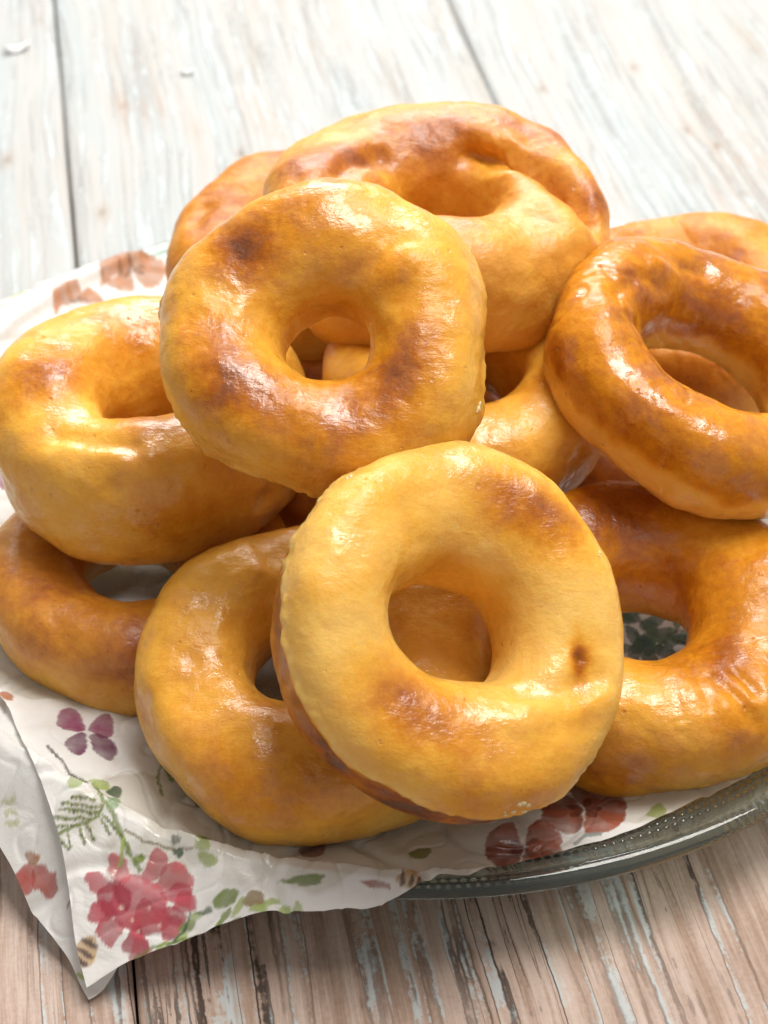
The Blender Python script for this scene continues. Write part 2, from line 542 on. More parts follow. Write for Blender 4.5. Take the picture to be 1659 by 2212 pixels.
def napkin_xy(U, Vv, ply):
    c0 = E2[0]
    c3 = np.array([(-0.212, 0.204), (-0.240, 0.142)][ply])
    c2, c1 = np.array([0.090, 0.246]), E2[-1]
    bx, by = np.interp(U, _l, E2[:, 0]), np.interp(U, _l, E2[:, 1])
    if ply == 1:
        by = by + 0.013 * sstep(0.0, 0.07, U)
    ex = (c3 - c0)[0] * (1 - U) + (c2 - c1)[0] * U
    ey = (c3 - c0)[1] * (1 - U) + (c2 - c1)[1] * U
    jit = 0.0012 * noise(np.stack([Vv * 14, U * 14, 0 * U + ply], -1))
    bow = (0.006 if ply == 0 else -0.001) * np.sin(np.clip(Vv * 3.0, 0, 1) * np.pi) * (1 - U) ** 4
    return bx + Vv * ex + jit + bow, by + Vv * ey + jit


def ell(cx, cy, rx, ry, ang, n=26, pinch=0.0, wob=0.0, seed=0):
    """petal outline in photo pixels; pinch narrows the end it grows from"""
    t = np.linspace(0, 2 * np.pi, n, endpoint=False)
    r_ = np.random.RandomState(seed + 1)
    ph = r_.uniform(0, 6.28, 3)
    k = 1 + wob * (np.sin(3 * t + ph[0]) + 0.6 * np.sin(5 * t + ph[1]))
    x, y = rx * np.cos(t) * k, ry * np.sin(t) * k * (1 + pinch * np.cos(t))
    a = math.radians(ang)
    return np.stack([cx + x * math.cos(a) + y * math.sin(a), cy - x * math.sin(a) + y * math.cos(a)], 1)


def petal(cx, cy, length, width, ang, seed=0, wob=0.05, pinch=0.45):
    """petal from its base point outwards, angle counted anticlockwise from image right"""
    a = math.radians(ang)
    return ell(cx + math.cos(a) * length * 0.54, cy - math.sin(a) * length * 0.54, length * 0.5, width * 0.5, ang, pinch=pinch, wob=wob, seed=seed)


def stroke(pts, w):
    pts = np.array(pts, float)
    d_ = np.gradient(pts, axis=0)
    nn = np.stack([-d_[:, 1], d_[:, 0]], 1)
    nn /= np.linalg.norm(nn, axis=1)[:, None] + 1e-9
    return np.concatenate([pts + nn * w / 2, (pts - nn * w / 2)[::-1]])


MOTIFS = []          # (ply, polygon in photo pixels, colour)
VIO, VIO2 = (0.30, 0.075, 0.15), (0.17, 0.04, 0.10)
RED, RED2, RED3 = (0.50, 0.085, 0.11), (0.60, 0.15, 0.17), (0.38, 0.05, 0.075)
RUST, RUST2, RUSTD = (0.40, 0.115, 0.065), (0.30, 0.070, 0.042), (0.20, 0.035, 0.04)
GRN, GRN2, GRN3 = (0.20, 0.27, 0.06), (0.42, 0.52, 0.18), (0.07, 0.13, 0.07)
INK = (0.07, 0.05, 0.05)


def four_petal(cx, cy, s, angs, cols, ply=0, squash=0.8, seed=0):
    for q, (a, c) in enumerate(zip(angs, cols)):
        p = petal(cx, cy, s, s * 0.95, a, seed + q, 0.06, 0.75)
        p[:, 1] = cy + (p[:, 1] - cy) * squash
        MOTIFS.append((ply, p, c))
        pv = petal(cx, cy, s * 0.42, s * 0.20, a, seed + q)
        pv[:, 1] = cy + (pv[:, 1] - cy) * squash
        MOTIFS.append((ply, pv, tuple(x * 0.55 for x in c)))


# violet flower, upper left of the corner
for p, c in [(petal(187, 1576, 66, 46, 150, 1), VIO), (petal(190, 1578, 56, 50, 15, 2), VIO), (petal(186, 1582, 52, 44, 232, 3), VIO2), (petal(192, 1584, 72, 42, -42, 4), VIO2)]:
    MOTIFS.append((0, p, c))
# pink-red flower head at the corner
MOTIFS.append((0, ell(298, 1950, 62, 58, 20, wob=0.06, seed=8), RED))
for q, (x, y, l, w, a) in enumerate([(255, 1925, 72, 42, 158), (270, 1915, 70, 46, 110), (310, 1915, 85, 44, 60), (330, 1915, 85, 60, 22), (345, 1930, 70, 46, -5),
                                     (255, 1960, 62, 46, 195), (262, 1985, 62, 56, 225), (300, 1995, 70, 52, 262), (335, 1975, 66, 50, -40), (300, 1945, 80, 80, 300),
                                     (290, 1935, 74, 80, 190), (300, 2000, 90, 42, 272), (345, 1965, 55, 42, -25)]):
    MOTIFS.append((0, petal(x, y, l, w, a, 20 + q, 0.12), [RED, RED2, RED2, RED2, RED][q % 5] if q < 6 else [RED, RED3, RED][q % 3]))
for q, (x, y) in enumerate([(262, 1960), (322, 1962), (300, 2010), (345, 2000), (285, 1985)]):
    MOTIFS.append((0, ell(x, y, 4, 5, 0), (0.75, 0.55, 0.45)))
MOTIFS.append((0, petal(372, 1962, 52, 46, 25, 44), RED))
# stems, fern and leaves
st = lambda pts, w, c, ply=0: MOTIFS.append((ply, stroke(pts, w + 2.0), c))
st([(100, 1610), (130, 1640), (150, 1672), (190, 1690)], 4, INK)
st([(200, 1690), (222, 1725), (245, 1760), (262, 1800), (280, 1840), (305, 1885)], 9, GRN)
st([(265, 1800), (262, 1840), (258, 1872)], 8, GRN2)
st([(270, 1790), (310, 1815), (340, 1825), (420, 1832)], 4, (0.25, 0.2, 0.1))
MOTIFS.append((0, petal(185, 1690, 40, 18, 185, 50), GRN2))
MOTIFS.append((0, petal(192, 1684, 46, 20, -20, 51), GRN2))
MOTIFS.append((0, petal(228, 1708, 34, 22, -8, 52), GRN3))
MOTIFS.append((0, petal(230, 1725, 30, 24, -30, 53), (0.30, 0.48, 0.25)))
MOTIFS.append((0, petal(372, 1826, 24, 22, 60, 54), GRN3))
MOTIFS.append((0, petal(372, 1830, 30, 20, -40, 55), GRN3))
MOTIFS.append((0, petal(422, 1835, 34, 34, 40, 56), GRN2))
MOTIFS.append((0, petal(425, 1842, 46, 30, -30, 57), GRN2))
MOTIFS.append((0, petal(290, 1868, 30, 22, 60, 58), GRN))
st([(222, 1735), (214, 1760), (185, 1777), (150, 1790), (115, 1808)], 4, GRN)
for (x0, y0), (x1, y1) in [((212, 1727), (155, 1720)), ((217, 1745), (137, 1733)), ((215, 1755), (129, 1747)), ((200, 1767), (88, 1763)), ((175, 1782), (95, 1785)), ((185, 1775), (202, 1808)),
                           ((170, 1782), (182, 1818)), ((145, 1792), (152, 1826)), ((120, 1806), (147, 1832)), ((220, 1757), (262, 1802)), ((216, 1765), (236, 1800)), ((122, 1800), (92, 1806))]:
    st([(x0, y0), ((x0 + x1) / 2, (y0 + y1) / 2 - 1), (x1, y1)], 2, GRN)
    nb_ = max(3, int(math.hypot(x1 - x0, y1 - y0) / 9))
    for h_ in range(1, nb_ + 1):
        g_ = h_ / nb_
        MOTIFS.append((0, ell(x0 + (x1 - x0) * g_, y0 + (y1 - y0) * g_ + 2, 4.0, 5.0, 20, n=10), (0.24, 0.27, 0.07) if h_ % 2 else (0.11, 0.14, 0.06)))
# thin twigs under the doughnut
st([(322, 1540), (335, 1600), (352, 1650), (372, 1690)], 4, GRN)
st([(350, 1650), (340, 1680), (352, 1720)], 4, GRN)
st([(355, 1655), (395, 1690), (430, 1745)], 4, GRN)
st([(372, 1680), (400, 1690), (440, 1720)], 3, GRN)
# hem of leaves along the front fold
for q, (x, y, l, w, a, c) in enumerate([(455, 1955, 60, 34, 25, GRN), (520, 1945, 50, 36, 5, (0.30, 0.20, 0.06)), (600, 1905, 100, 22, 4, GRN), (610, 1950, 34, 26, -70, GRN2),
                                        (640, 1945, 30, 20, -80, GRN2), (555, 1950, 20, 40, -80, GRN2), (585, 1940, 14, 46, -85, GRN2), (775, 1905, 66, 14, -8, (0.42, 0.14, 0.13)),
                                        (540, 1775, 44, 26, -28, GRN), (615, 1790, 50, 20, -50, GRN3), (880, 1848, 48, 22, 10, GRN), (640, 1840, 60, 30, 5, (0.42, 0.22, 0.2)),
                                        (380, 2010, 44, 20, 20, GRN), (400, 2000, 50, 16, 40, GRN2), (370, 2040, 40, 20, 30, GRN2), (330, 2058, 40, 18, 30, GRN2), (420, 1975, 40, 14, 15, GRN3),
                                        (460, 2010, 60, 12, 50, GRN), (500, 1985, 50, 14, 60, GRN2)]):
    MOTIFS.append((0, petal(x, y, l, w, a, 70 + q, 0.1), c))
st([(360, 2045), (400, 2010), (412, 1970)], 4, GRN3)
st([(290, 2070), (330, 2045), (400, 2030), (470, 2010), (520, 1980)], 4, GRN)
# small striped wing at the very corner and another by the front edge
for ply, cx, cy, l, w, a in [(0, 205, 2020, 72, 52, 240), (0, 850, 1895, 62, 34, -12), (0, -22, 1640, 90, 42, -16)]:
    MOTIFS.append((ply, petal(cx, cy, l, w, a, 90), (0.62, 0.42, 0.22)))
    aa = math.radians(a)
    for g_ in (0.32, 0.62, 0.9):
        x, y = cx + math.cos(aa) * l * g_, cy - math.sin(aa) * l * g_
        MOTIFS.append((ply, ell(x, y, l * 0.09, w * 0.42 * (1.15 - 0.5 * abs(g_ - 0.5)), a), (0.09, 0.06, 0.07)))
MOTIFS.append((0, petal(-5, 1497, 34, 16, -18, 95), (0.5, 0.16, 0.05)))
# red-brown blossoms at the right front of the sheet
four_petal(1133, 1830, 82, [150, 40, 215, -55, ], [RUST, RUST, RUST2, RUST2], squash=0.75, seed=110)
MOTIFS.append((0, petal(1133, 1832, 78, 60, -15, 115), RUST))
four_petal(1262, 1748, 90, [75, 165, 0, 222, -48], [RUST2, RUST2, RUST2, RUST, RUST], squash=0.62, seed=120)
MOTIFS.append((0, petal(1395, 1762, 44, 30, 20, 130), GRN2))
st([(1240, 1825), (1265, 1805), (1300, 1800)], 6, (0.33, 0.36, 0.35))
MOTIFS.append((0, petal(1360, 1640, 60, 34, -30, 131), GRN))
# behind: blossoms near the back left edge
PALE = (0.56, 0.26, 0.14)
four_petal(285, 582, 72, [160, 25, 235, -30, 95], [PALE] * 5, squash=0.62, seed=140)
four_petal(168, 652, 52, [150, 30, 80], [PALE] * 3, squash=0.62, seed=150)
MOTIFS.append((0, petal(10, 640, 50, 40, 40, 160), (0.60, 0.68, 0.42)))
MOTIFS.append((0, petal(-10, 1010, 50, 40, -50, 161), (0.28, 0.06, 0.12)))
MOTIFS.append((0, petal(18, 1128, 30, 16, 30, 162), (0.25, 0.3, 0.25)))
# seen through the rings
for q, (x, y, l, w, a) in enumerate([(370, 1235, 50, 34, 60), (385, 1260, 40, 30, 20), (400, 1225, 60, 26, -40), (1370, 1330, 70, 30, 40), (1400, 1360, 70, 36, -20), (1380, 1380, 70, 30, -60), (1430, 1330, 60, 34, 60), (1420, 1380, 60, 30, 200)]):
    MOTIFS.append((0, petal(x, y, l, w, a, 170 + q, 0.1), GRN3))
for q in range(16):  # extra dark leaves stand in for shade on the napkin inside the right ring
    r_ = np.random.RandomState(300 + q)
    MOTIFS.append((0, petal(1350 + r_.uniform(0, 125), 1300 + r_.uniform(0, 115), 62, 26, r_.uniform(0, 360), 300 + q, 0.1), [GRN3, (0.05, 0.10, 0.05), (0.12, 0.18, 0.08)][q % 3]))
# lower ply: red petals, faded sprig
for p, c in [(petal(68, 1862, 74, 46, 248, 200), (0.48, 0.12, 0.10)), (petal(75, 1862, 80, 52, 295, 201), (0.46, 0.11, 0.09)), (petal(70, 1872, 30, 30, 90, 202), (0.42, 0.16, 0.05))]:
    MOTIFS.append((1, p, c))
for q in range(9):
    MOTIFS.append((1, ell(10 + 9 * (q % 3) + 4 * (q // 3), 1728 + 24 * (q // 3) + 5 * (q % 2), 9, 6, 30 * q), (0.66, 0.68, 0.44)))
st([(170, 1905), (160, 1935), (145, 1962)], 3, (0.4, 0.3, 0.28), 1)
for q in range(4):
    MOTIFS.append((1, petal(190, 2120, 28, 8, 60 + 28 * q, 210 + q), GRN2))


def point_in_poly(X, Y, poly):
    inside = np.zeros(X.shape, bool)
    n = len(poly)
    j = n - 1
    for i in range(n):
        xi, yi = poly[i]
        xj, yj = poly[j]
        if yi != yj:
            cond = ((yi > Y) != (yj > Y)) & (X < (xj - xi) * (Y - yi) / (yj - yi) + xi)
            inside ^= cond
        j = i
    return inside


napkin = tag(empty('paper_napkin', (E2[0][0], E2[0][1], 0.006)), 'white tissue napkin printed with flowers and ferns lining the glass plate', 'napkin')
for ply in (0, 1):
    if ply == 0:
        us = np.linspace(0, 1, 560)
        vs = np.concatenate([np.linspace(0, 0.30, 250, endpoint=False), np.linspace(0.30, 1, 200)])
    else:
        us, vs = np.linspace(0, 0.30, 260), np.linspace(0, 0.42, 420)
    U, Vv = np.meshgrid(us, vs, indexing='ij')
    X, Y = napkin_xy(U, Vv, ply)
    Z = paper_z(X, Y, ply)
    print_col = np.zeros(X.shape + (3,)) + np.array([0.92, 0.91, 0.89]) * (1.0 if ply == 0 else 0.97)
    PN = np.stack([X, Y, 0 * X], -1)
    water = fbm(PN * 160, 3)
    edge_jit = 0.0004 * noise(PN * 500), 0.0004 * noise(PN * 500 + 9.7)
    allp = px_paper(np.concatenate([p for _, p, _ in MOTIFS]), ply)
    ends = np.cumsum([len(p) for _, p, _ in MOTIFS])
    for (pl, poly, colr), e in zip(MOTIFS, ends):
        if pl != ply:
            continue
        w = allp[e - len(poly):e]
        lo, hi = w.min(0) - 0.002, w.max(0) + 0.002
        sel = (X > lo[0]) & (X < hi[0]) & (Y > lo[1]) & (Y < hi[1])
        if not sel.any():
            continue
        xs_, ys_ = X[sel], Y[sel]
        inside = np.zeros(len(xs_))
        for ox, oy in ((0, 0), (1.5e-4, 1e-4), (-1.5e-4, 1e-4), (0, -1.7e-4)):
            inside += point_in_poly(xs_ + edge_jit[0][sel] + ox, ys_ + edge_jit[1][sel] + oy, w) / 4
        op = inside * np.clip(0.84 + 0.22 * water[sel], 0.45, 1.0)
        cc = np.array(colr)[None] * (1 + 0.25 * water[sel])[:, None]
        print_col[sel] = print_col[sel] * (1 - op[:, None]) + cc * op[:, None]
    # grease where the doughnuts lie: translucent, darker, glossier paper with its own ragged shape
    g = np.zeros_like(X)
    for (a, b, rx, ry) in [(640, 1800, 0.060, 0.016), (800, 1850, 0.045, 0.014), (500, 1715, 0.030, 0.010), (960, 1850, 0.020, 0.010), (1330, 1740, 0.040, 0.008), (200, 1500, 0.040, 0.007)]:
        c = px_paper((a, b))[0]
        q = ((X - c[0]) / rx) ** 2 + ((Y - c[1]) / ry) ** 2
        g = np.maximum(g, sstep(1.15, 0.75, q + 0.8 * fbm(PN * 75, 3)))
    if ply == 1:
        g[:] = 0
    print_col = print_col * (1 - 0.20 * g[..., None] * np.array([0.9, 1.0, 1.25]))
    make_obj('upper_ply' if ply == 0 else 'lower_ply', np.stack([X, Y, Z], -1) - np.array([E2[0][0], E2[0][1], 0.006]),
             grid_faces(len(us), len(vs)), PAPER, napkin, attrs={'grease': g}, colors={'print': print_col})


# ------------------------------------------------------------------ doughnuts
def doughnut(label, px, py, t, n, R, hole, thick, outer=(1,) * 8, holep=(1,) * 8, hoff=(0, 0), ztop=(1,) * 8, a_out=0.72, a_in=0.95, b=0.80,
             base=0.25, top=None, side=None, spots=(), dents=(), lumps=1.0, seed=0, mat=None, res=(360, 160), bend=(0, 0), wrinkle=0.0, extra=None):
    n = np.array(n, float)
    n /= np.linalg.norm(n)
    ax = CR - (CR @ n) * n
    ax /= np.linalg.norm(ax)
    ay = np.cross(n, ax)
    C = CAM + t * ray(px, py)
    nu, nv = res
    th = np.linspace(0, 2 * np.pi, nu, endpoint=False)[:, None]
    ph = np.linspace(0, 2 * np.pi, nv, endpoint=False)[None, :]
    ro = R * periodic(outer, th)
    hr = hole * periodic(holep, th)
    ph_ = np.random.RandomState(100 + seed).uniform(0, 6.28, 9)
    ro = ro * (1 + 0.010 * np.sin(2 * th + ph_[0]) + 0.010 * np.sin(3 * th + ph_[1]) + 0.005 * np.sin(5 * th + ph_[2]))
    hr = hr * (1 + 0.045 * np.sin(2 * th + ph_[3]) + 0.03 * np.sin(3 * th + ph_[4]) + 0.02 * np.sin(5 * th + ph_[5]))
    mid, hw = (ro + hr) / 2, (ro - hr) / 2
    c, s = np.cos(ph), np.sin(ph)
    ex = np.where(c > 0, a_out, a_in)
    rad = mid + hw * np.sign(c) * np.abs(c) ** ex
    H = thick / 2 * np.where(s > 0, periodic(ztop, th), 1.0)
    H = H * (1 + 0.06 * np.sin(2 * th + ph_[6]) + 0.05 * np.sin(3 * th + ph_[7]))
    z = H * np.sign(s) * np.abs(s) ** b
    k = np.clip((mid + hw - rad) / (2 * hw), 0, 1)               # 1 at the hole
    x = rad * np.cos(th) + k * hoff[0]
    y = rad * np.sin(th) + k * hoff[1]
    z = z + bend[0] * (x / R) ** 2 * 0.01 + bend[1] * (y / R) ** 2 * 0.01
    L = np.stack([x, y, np.broadcast_to(z, x.shape)], -1)

    def normals(L):
        du = np.roll(L, -1, 0) - np.roll(L, 1, 0)
        dv = np.roll(L, -1, 1) - np.roll(L, 1, 1)
        N = np.cross(du, dv)
        return N / (np.linalg.norm(N, axis=-1, keepdims=True) + 1e-12)
    off = 31.7 * seed
    N = normals(L)
    disp = lumps * (0.0040 * noise(L * 24 + off) + 0.0010 * noise(L * 62 + off) + 0.00035 * noise(L * 160 + off) + 0.00012 * noise(L * 380 + off))
    if wrinkle:
        q = L * np.array([70, 70, 45.0]) + off + 0.8 * noise(L * 45 + off)[..., None]
        disp = disp - wrinkle * 0.0007 * np.exp(-(noise(q) / 0.09) ** 2) * sstep(-0.2, 0.3, noise(L * 30 + off + 3))
    L = L + N * disp[..., None]
    B = np.stack([ax, ay, n], 1)                                  # local -> world
    Wd = C + L @ B.T
    Nw = normals(L) @ B.T
    P2 = project(Wd)
    facing = ((CAM - Wd) * Nw).sum(-1) > 0

    def at_px(qx, qy):
        dist = np.hypot(P2[..., 0] - qx, P2[..., 1] - qy) + np.where(facing, 0, 1e5)
        # nearest to the camera among the close hits
        close = dist < dist.min() + 8
        dc = np.where(close, np.linalg.norm(Wd - CAM, axis=-1), 1e9)
        i = np.unravel_index(np.argmin(dc), dc.shape)
        return L[i], N[i]
    # dents (negative) and ridges (positive) along a path on the skin
    d2 = np.zeros(x.shape)
    wobA, wobB = noise(L * 120 + off), fbm(L * 55 + off, 3)
    for path, width, depth in dents:
        pts = [at_px(*q)[0] for q in path]
        dm = np.full(x.shape, 1e9)
        if len(pts) == 1:
            dm = np.linalg.norm(L - pts[0], axis=-1)
        for p0, p1 in zip(pts[:-1], pts[1:]):
            v = p1 - p0
            tt = np.clip(((L - p0) @ v) / (v @ v + 1e-12), 0, 1)
            dm = np.minimum(dm, np.linalg.norm(L - p0 - tt[..., None] * v, axis=-1))
        dm = dm * (1 + 0.35 * wobA)
        d2 += depth * np.exp(-(dm / width) ** 2)
    N = normals(L)
    tone = base + 0.15 * fbm(L * 32 + off, 3)
    zr = L[..., 2] / (thick / 2)
    rough = 0.20 * fbm(L * 60 + off + 5, 3)
    if top:        # browned upper skin above a ragged line: (level, softness, amount)
        tone = tone + top[2] * sstep(top[0] - top[1], top[0] + top[1], zr + rough)
    if side:       # browned lower skin below a ragged line: (level, softness, amount, step)
        f = sstep(side[0] + side[1], side[0] - side[1], zr + 0.6 * rough) * (k < 0.6)
        tone = tone + side[2] * f * (1 + 0.45 * fbm(L * 90 + off, 3))
        d2 -= side[3] * f
        # ragged torn seam just above the line
        seam = np.exp(-((zr + 0.6 * rough - side[0] - side[1]) / 0.10) ** 2) * (k < 0.4)
        d2 += seam * 0.0007 * (noise(L * 420 + off) + 0.8 * noise(L * 190 + off) + 0.2)
        tone = tone - 0.10 * seam
    for sp in spots:     # (px, py, radius m, amount[, stretch angle deg, stretch])
        p0, n0 = at_px(sp[0], sp[1])
        dl = L - p0
        if len(sp) > 4:
            a = math.radians(sp[4])
            dirw = CR * math.cos(a) + CU * math.sin(a)
            dl_dir = B.T @ dirw
            dl_dir = dl_dir - (dl_dir @ n0) * n0
            dl_dir /= np.linalg.norm(dl_dir) + 1e-9
            along = dl @ dl_dir
            dl = dl - along[..., None] * dl_dir * (1 - 1 / sp[5])
        dm = np.linalg.norm(dl, axis=-1) / sp[2]
        dm = dm * (1 + 0.32 * wobB)
        tone = tone + sp[3] * np.exp(-dm ** 2)
    L = L + N * d2[..., None]
    if extra:
        L, tone = extra(L, tone, B, C)
    o = make_obj('doughnut', L, grid_faces(nu, nv, True, True), mat or DOUGH, attrs={'tone': tone})
    M = Matrix.Identity(4)
    for i in range(3):
        for j in range(3):
            M[i][j] = B[i, j]
        M[i][3] = C[i]
    o.matrix_world = M
    tag(o, label, 'doughnut', 'doughnuts piled on the glass plate')
    o['surface'] = 1
    return o, (L, N, B, C, at_px)


def ncam(x, y, z):
    return x * CR + y * CU - z * CF


DOUGH = dough_material('fried_dough', 0.35, 0.26, 0.46, spec=0.6)
DOUGH_PALE = dough_material('fried_dough_pale', 0.9, 0.20, 0.40)
DOUGH_GLOSSY = dough_material('fried_dough_glossy', 1.0, 0.11, 0.34, streak=0.6)
DOUGH_WET = dough_material('fried_dough_sticky', 0.9, 0.20, 0.40)
DOUGH_DULL = dough_material('fried_dough_dull', 0.10, 0.32, 0.48, spec=0.4)
UP = (0, 0, 1)

front, front_data = doughnut(
    'pale yellow doughnut leaning at the very front with dark brown underside edge',
    964, 1356, 0.458, ncam(0.35, 0.30, 0.885), 0.0455, 0.0147, 0.036,
    outer=(1.0, 0.99, 1.0, 1.0, 1.0, 1.01, 1.02, 1.0, 1.01, 1.05, 1.07, 1.03), holep=(1.06, 0.97, 0.88, 1.0, 1.03, 0.95, 0.95, 1.05), hoff=(-0.0005, 0.0), a_out=0.62,
    base=0.13, side=(0.30, 0.12, 0.56, 0.0014), seed=1, lumps=0.75, mat=DOUGH_PALE,
    spots=[(1180, 1110, 0.0085, 0.54, -25, 1.5), (1100, 1065, 0.006, 0.22), (905, 1535, 0.010, 0.55, -25, 1.6), (1130, 1740, 0.014, 0.30, 10, 2.0), (1257, 1415, 0.0019, 0.7, 85, 2.4),
           (960, 1225, 0.008, 0.22), (1300, 1560, 0.01, 0.12)],
    dents=[([(1130, 1490), (1210, 1492), (1290, 1462)], 0.0035, -0.0022), ([(1150, 1530), (1240, 1520), (1310, 1490)], 0.005, 0.0016), ([(1257, 1415)], 0.0016, -0.0012),
           ([(885, 1110), (910, 1170)], 0.006, -0.0010)])
upper, upper_data = doughnut(
    'golden doughnut with brown blotches leaning in the middle of the pile above the front one',
    702, 737, 0.480, ncam(0.0, 0.32, 0.94), 0.0430, 0.0103, 0.036,
    outer=(1.0, 1.03, 0.99, 0.97, 0.98, 1.03, 1.02, 1.0, 1.0, 0.98, 0.99, 1.04), holep=(1.05, 1.1, 0.95, 0.9, 1.05, 1.0, 0.95, 1.0), hoff=(0.0015, -0.0035),
    base=0.30, side=(-0.10, 0.10, -0.06, 0.0010), seed=2, mat=DOUGH_WET,
    spots=[(530, 545, 0.0105, 0.55), (480, 740, 0.009, 0.30, 90, 1.4), (560, 850, 0.009, 0.32, -40, 1.5), (880, 770, 0.009, 0.46, 60, 1.9), (720, 900, 0.010, 0.20), (600, 470, 0.012, 0.15), (850, 590, 0.006, 0.15)],
    dents=[([(800, 620), (880, 545)], 0.0045, 0.0016), ([(770, 590), (840, 520)], 0.004, -0.0012), ([(640, 880)], 0.003, 0.0006)])
doughnut(
    'large doughnut lying flat on top at the back with a creased second lobe',
    938, 482, 0.565, (0.03, -0.04, 1), 0.0535, 0.0150, 0.038,
    outer=(0.99, 1.0, 0.98, 0.99, 0.98, 1.0, 1.0, 0.99), hoff=(-0.001, -0.002), holep=(1.05, 1, 0.95, 1, 1.05, 1, 1, 1),
    ztop=(1, 1.05, 1.0, 0.95, 1.0, 1.0, 1.02, 1.0), base=0.20, top=(0.45, 0.35, 0.16), seed=3, mat=DOUGH,
    spots=[(690, 330, 0.010, 0.40, 30, 1.8), (930, 270, 0.012, 0.25, 0, 2.2), (1150, 275, 0.012, 0.30, -15, 2.0), (1170, 400, 0.013, 0.22), (1020, 520, 0.012, 0.15), (880, 440, 0.012, 0.15), (1310, 440, 0.006, 0.4)],
    dents=[([(1010, 330), (1100, 335), (1190, 370), (1250, 420), (1292, 470)], 0.0046, -0.0080), ([(1100, 385), (1190, 440), (1230, 490)], 0.008, 0.003), ([(1190, 290), (1260, 330), (1300, 400)], 0.007, 0.002), ([(730, 365), (780, 345), (830, 330)], 0.004, -0.003), ([(800, 370), (830, 400)], 0.005, 0.0025),
           ([(660, 390), (700, 380)], 0.004, -0.002), ([(1060, 350), (1100, 380)], 0.004, 0.002)])
doughnut(
    'browned doughnut at the back left, mostly hidden behind the blotched one',
    684, 550, 0.622, (-0.08, 0.0, 1), 0.0500, 0.014, 0.036,
    base=0.22, top=(0.25, 0.35, 0.28), seed=4, mat=DOUGH_DULL, res=(320, 130),
    spots=[(470, 430, 0.012, 0.2)], dents=[([(420, 470), (440, 440)], 0.003, -0.0015)])
doughnut(
    'thick pale golden doughnut at the left edge with two pinkish brown spots',
    322, 912, 0.536, (-0.02, -0.08, 1), 0.0452, 0.0128, 0.041,
    outer=(1.0, 1.0, 1.0, 1.0, 1.0, 1.02, 1.0, 1.0), holep=(1, 1, 1.0, 1.05, 1.1, 1.0, 1, 1), hoff=(0.002, -0.002),
    base=0.20, seed=5, mat=DOUGH_WET,
    spots=[(90, 800, 0.010, 0.40, 30, 1.5), (290, 690, 0.010, 0.38, 5, 1.8), (330, 890, 0.014, 0.2), (300, 1170, 0.016, 0.16, 0, 2)],
    dents=[([(120, 935), (190, 955), (280, 960)], 0.003, -0.0012), ([(150, 960), (250, 985)], 0.004, 0.0010), ([(240, 1060)], 0.0035, -0.0014), ([(310, 1070)], 0.003, -0.001), ([(590, 1075)], 0.004, -0.0018)])
doughnut(
    'golden brown doughnut low at the left resting on the napkin',
    300, 1250, 0.541, (0.0, -0.03, 1), 0.0436, 0.0160, 0.029,
    base=0.20, top=(0.0, 0.5, 0.20), seed=6, mat=DOUGH, hoff=(0, -0.001),
    spots=[(230, 1420, 0.013, 0.18, 0, 2), (60, 1200, 0.010, 0.1), (340, 1440, 0.01, 0.15)], dents=[([(120, 1330), (140, 1390)], 0.003, -0.0008)])
doughnut(
    'smooth orange doughnut lying on the napkin under the pale front one',
    690, 1470, 0.494, (0.05, -0.22, 1), 0.0478, 0.0135, 0.036,
    outer=(1.0, 1.0, 1.0, 0.98, 1.0, 1.0, 0.98, 1.0), base=0.28, top=(0.3, 0.6, 0.02), seed=7, mat=DOUGH_WET, hoff=(-0.0015, 0.002),
    spots=[(430, 1400, 0.012, 0.12, 70, 1.6), (520, 1640, 0.012, 0.12), (690, 1700, 0.012, 0.12), (460, 1190, 0.012, -0.10), (850, 1760, 0.010, -0.06)],
    dents=[([(380, 1480), (440, 1560)], 0.006, -0.0012), ([(560, 1150), (600, 1200)], 0.004, -0.001)])
doughnut(
    'amber wrinkled doughnut at the lower right beside the glass rim',
    1402, 1376, 0.512, (-0.04, -0.14, 1), 0.0482, 0.0150, 0.037,
    base=0.35, top=(0.2, 0.6, 0.10), seed=8, mat=DOUGH_WET, wrinkle=0.35, hoff=(-0.002, 0.001),
    spots=[(1330, 1110, 0.014, 0.25), (1560, 1430, 0.010, 0.28), (1500, 1240, 0.012, 0.12), (1350, 1690, 0.010, 0.25, 0, 2), (1450, 1600, 0.016, -0.10)],
    dents=[([(1540, 1450), (1600, 1500), (1640, 1560)], 0.0022, -0.0011), ([(1590, 1440), (1640, 1490)], 0.0020, -0.0010), ([(1480, 1420), (1530, 1480), (1545, 1560)], 0.0028, -0.0008), ([(1410, 1030), (1500, 1050)], 0.003, 0.0012)])
doughnut(
    'shiny orange brown doughnut tilted at the right edge with pale underside',
    1518, 812, 0.535, ncam(0.30, 0.68, 0.67), 0.0475, 0.0205, 0.032,
    outer=(1.03, 1.0, 0.98, 1.0, 1.0, 1.0, 1.01, 1.06), holep=(1.1, 0.9, 0.95, 1.05, 1.0, 0.95, 0.95, 1.1), hoff=(0.001, 0.001),
    base=0.14, top=(-0.02, 0.14, 0.36), seed=9, mat=DOUGH_GLOSSY, wrinkle=0.7,
    spots=[(1330, 590, 0.012, 0.10), (1560, 700, 0.014, 0.12), (1380, 850, 0.010, 0.10)],
    dents=[([(1330, 620), (1370, 600)], 0.0025, -0.0013), ([(1400, 590), (1440, 620)], 0.0025, -0.0013), ([(1490, 570), (1530, 580)], 0.003, -0.0015), ([(1350, 680), (1390, 700)], 0.0025, -0.0012), ([(1420, 560), (1470, 600)], 0.003, 0.0012)])
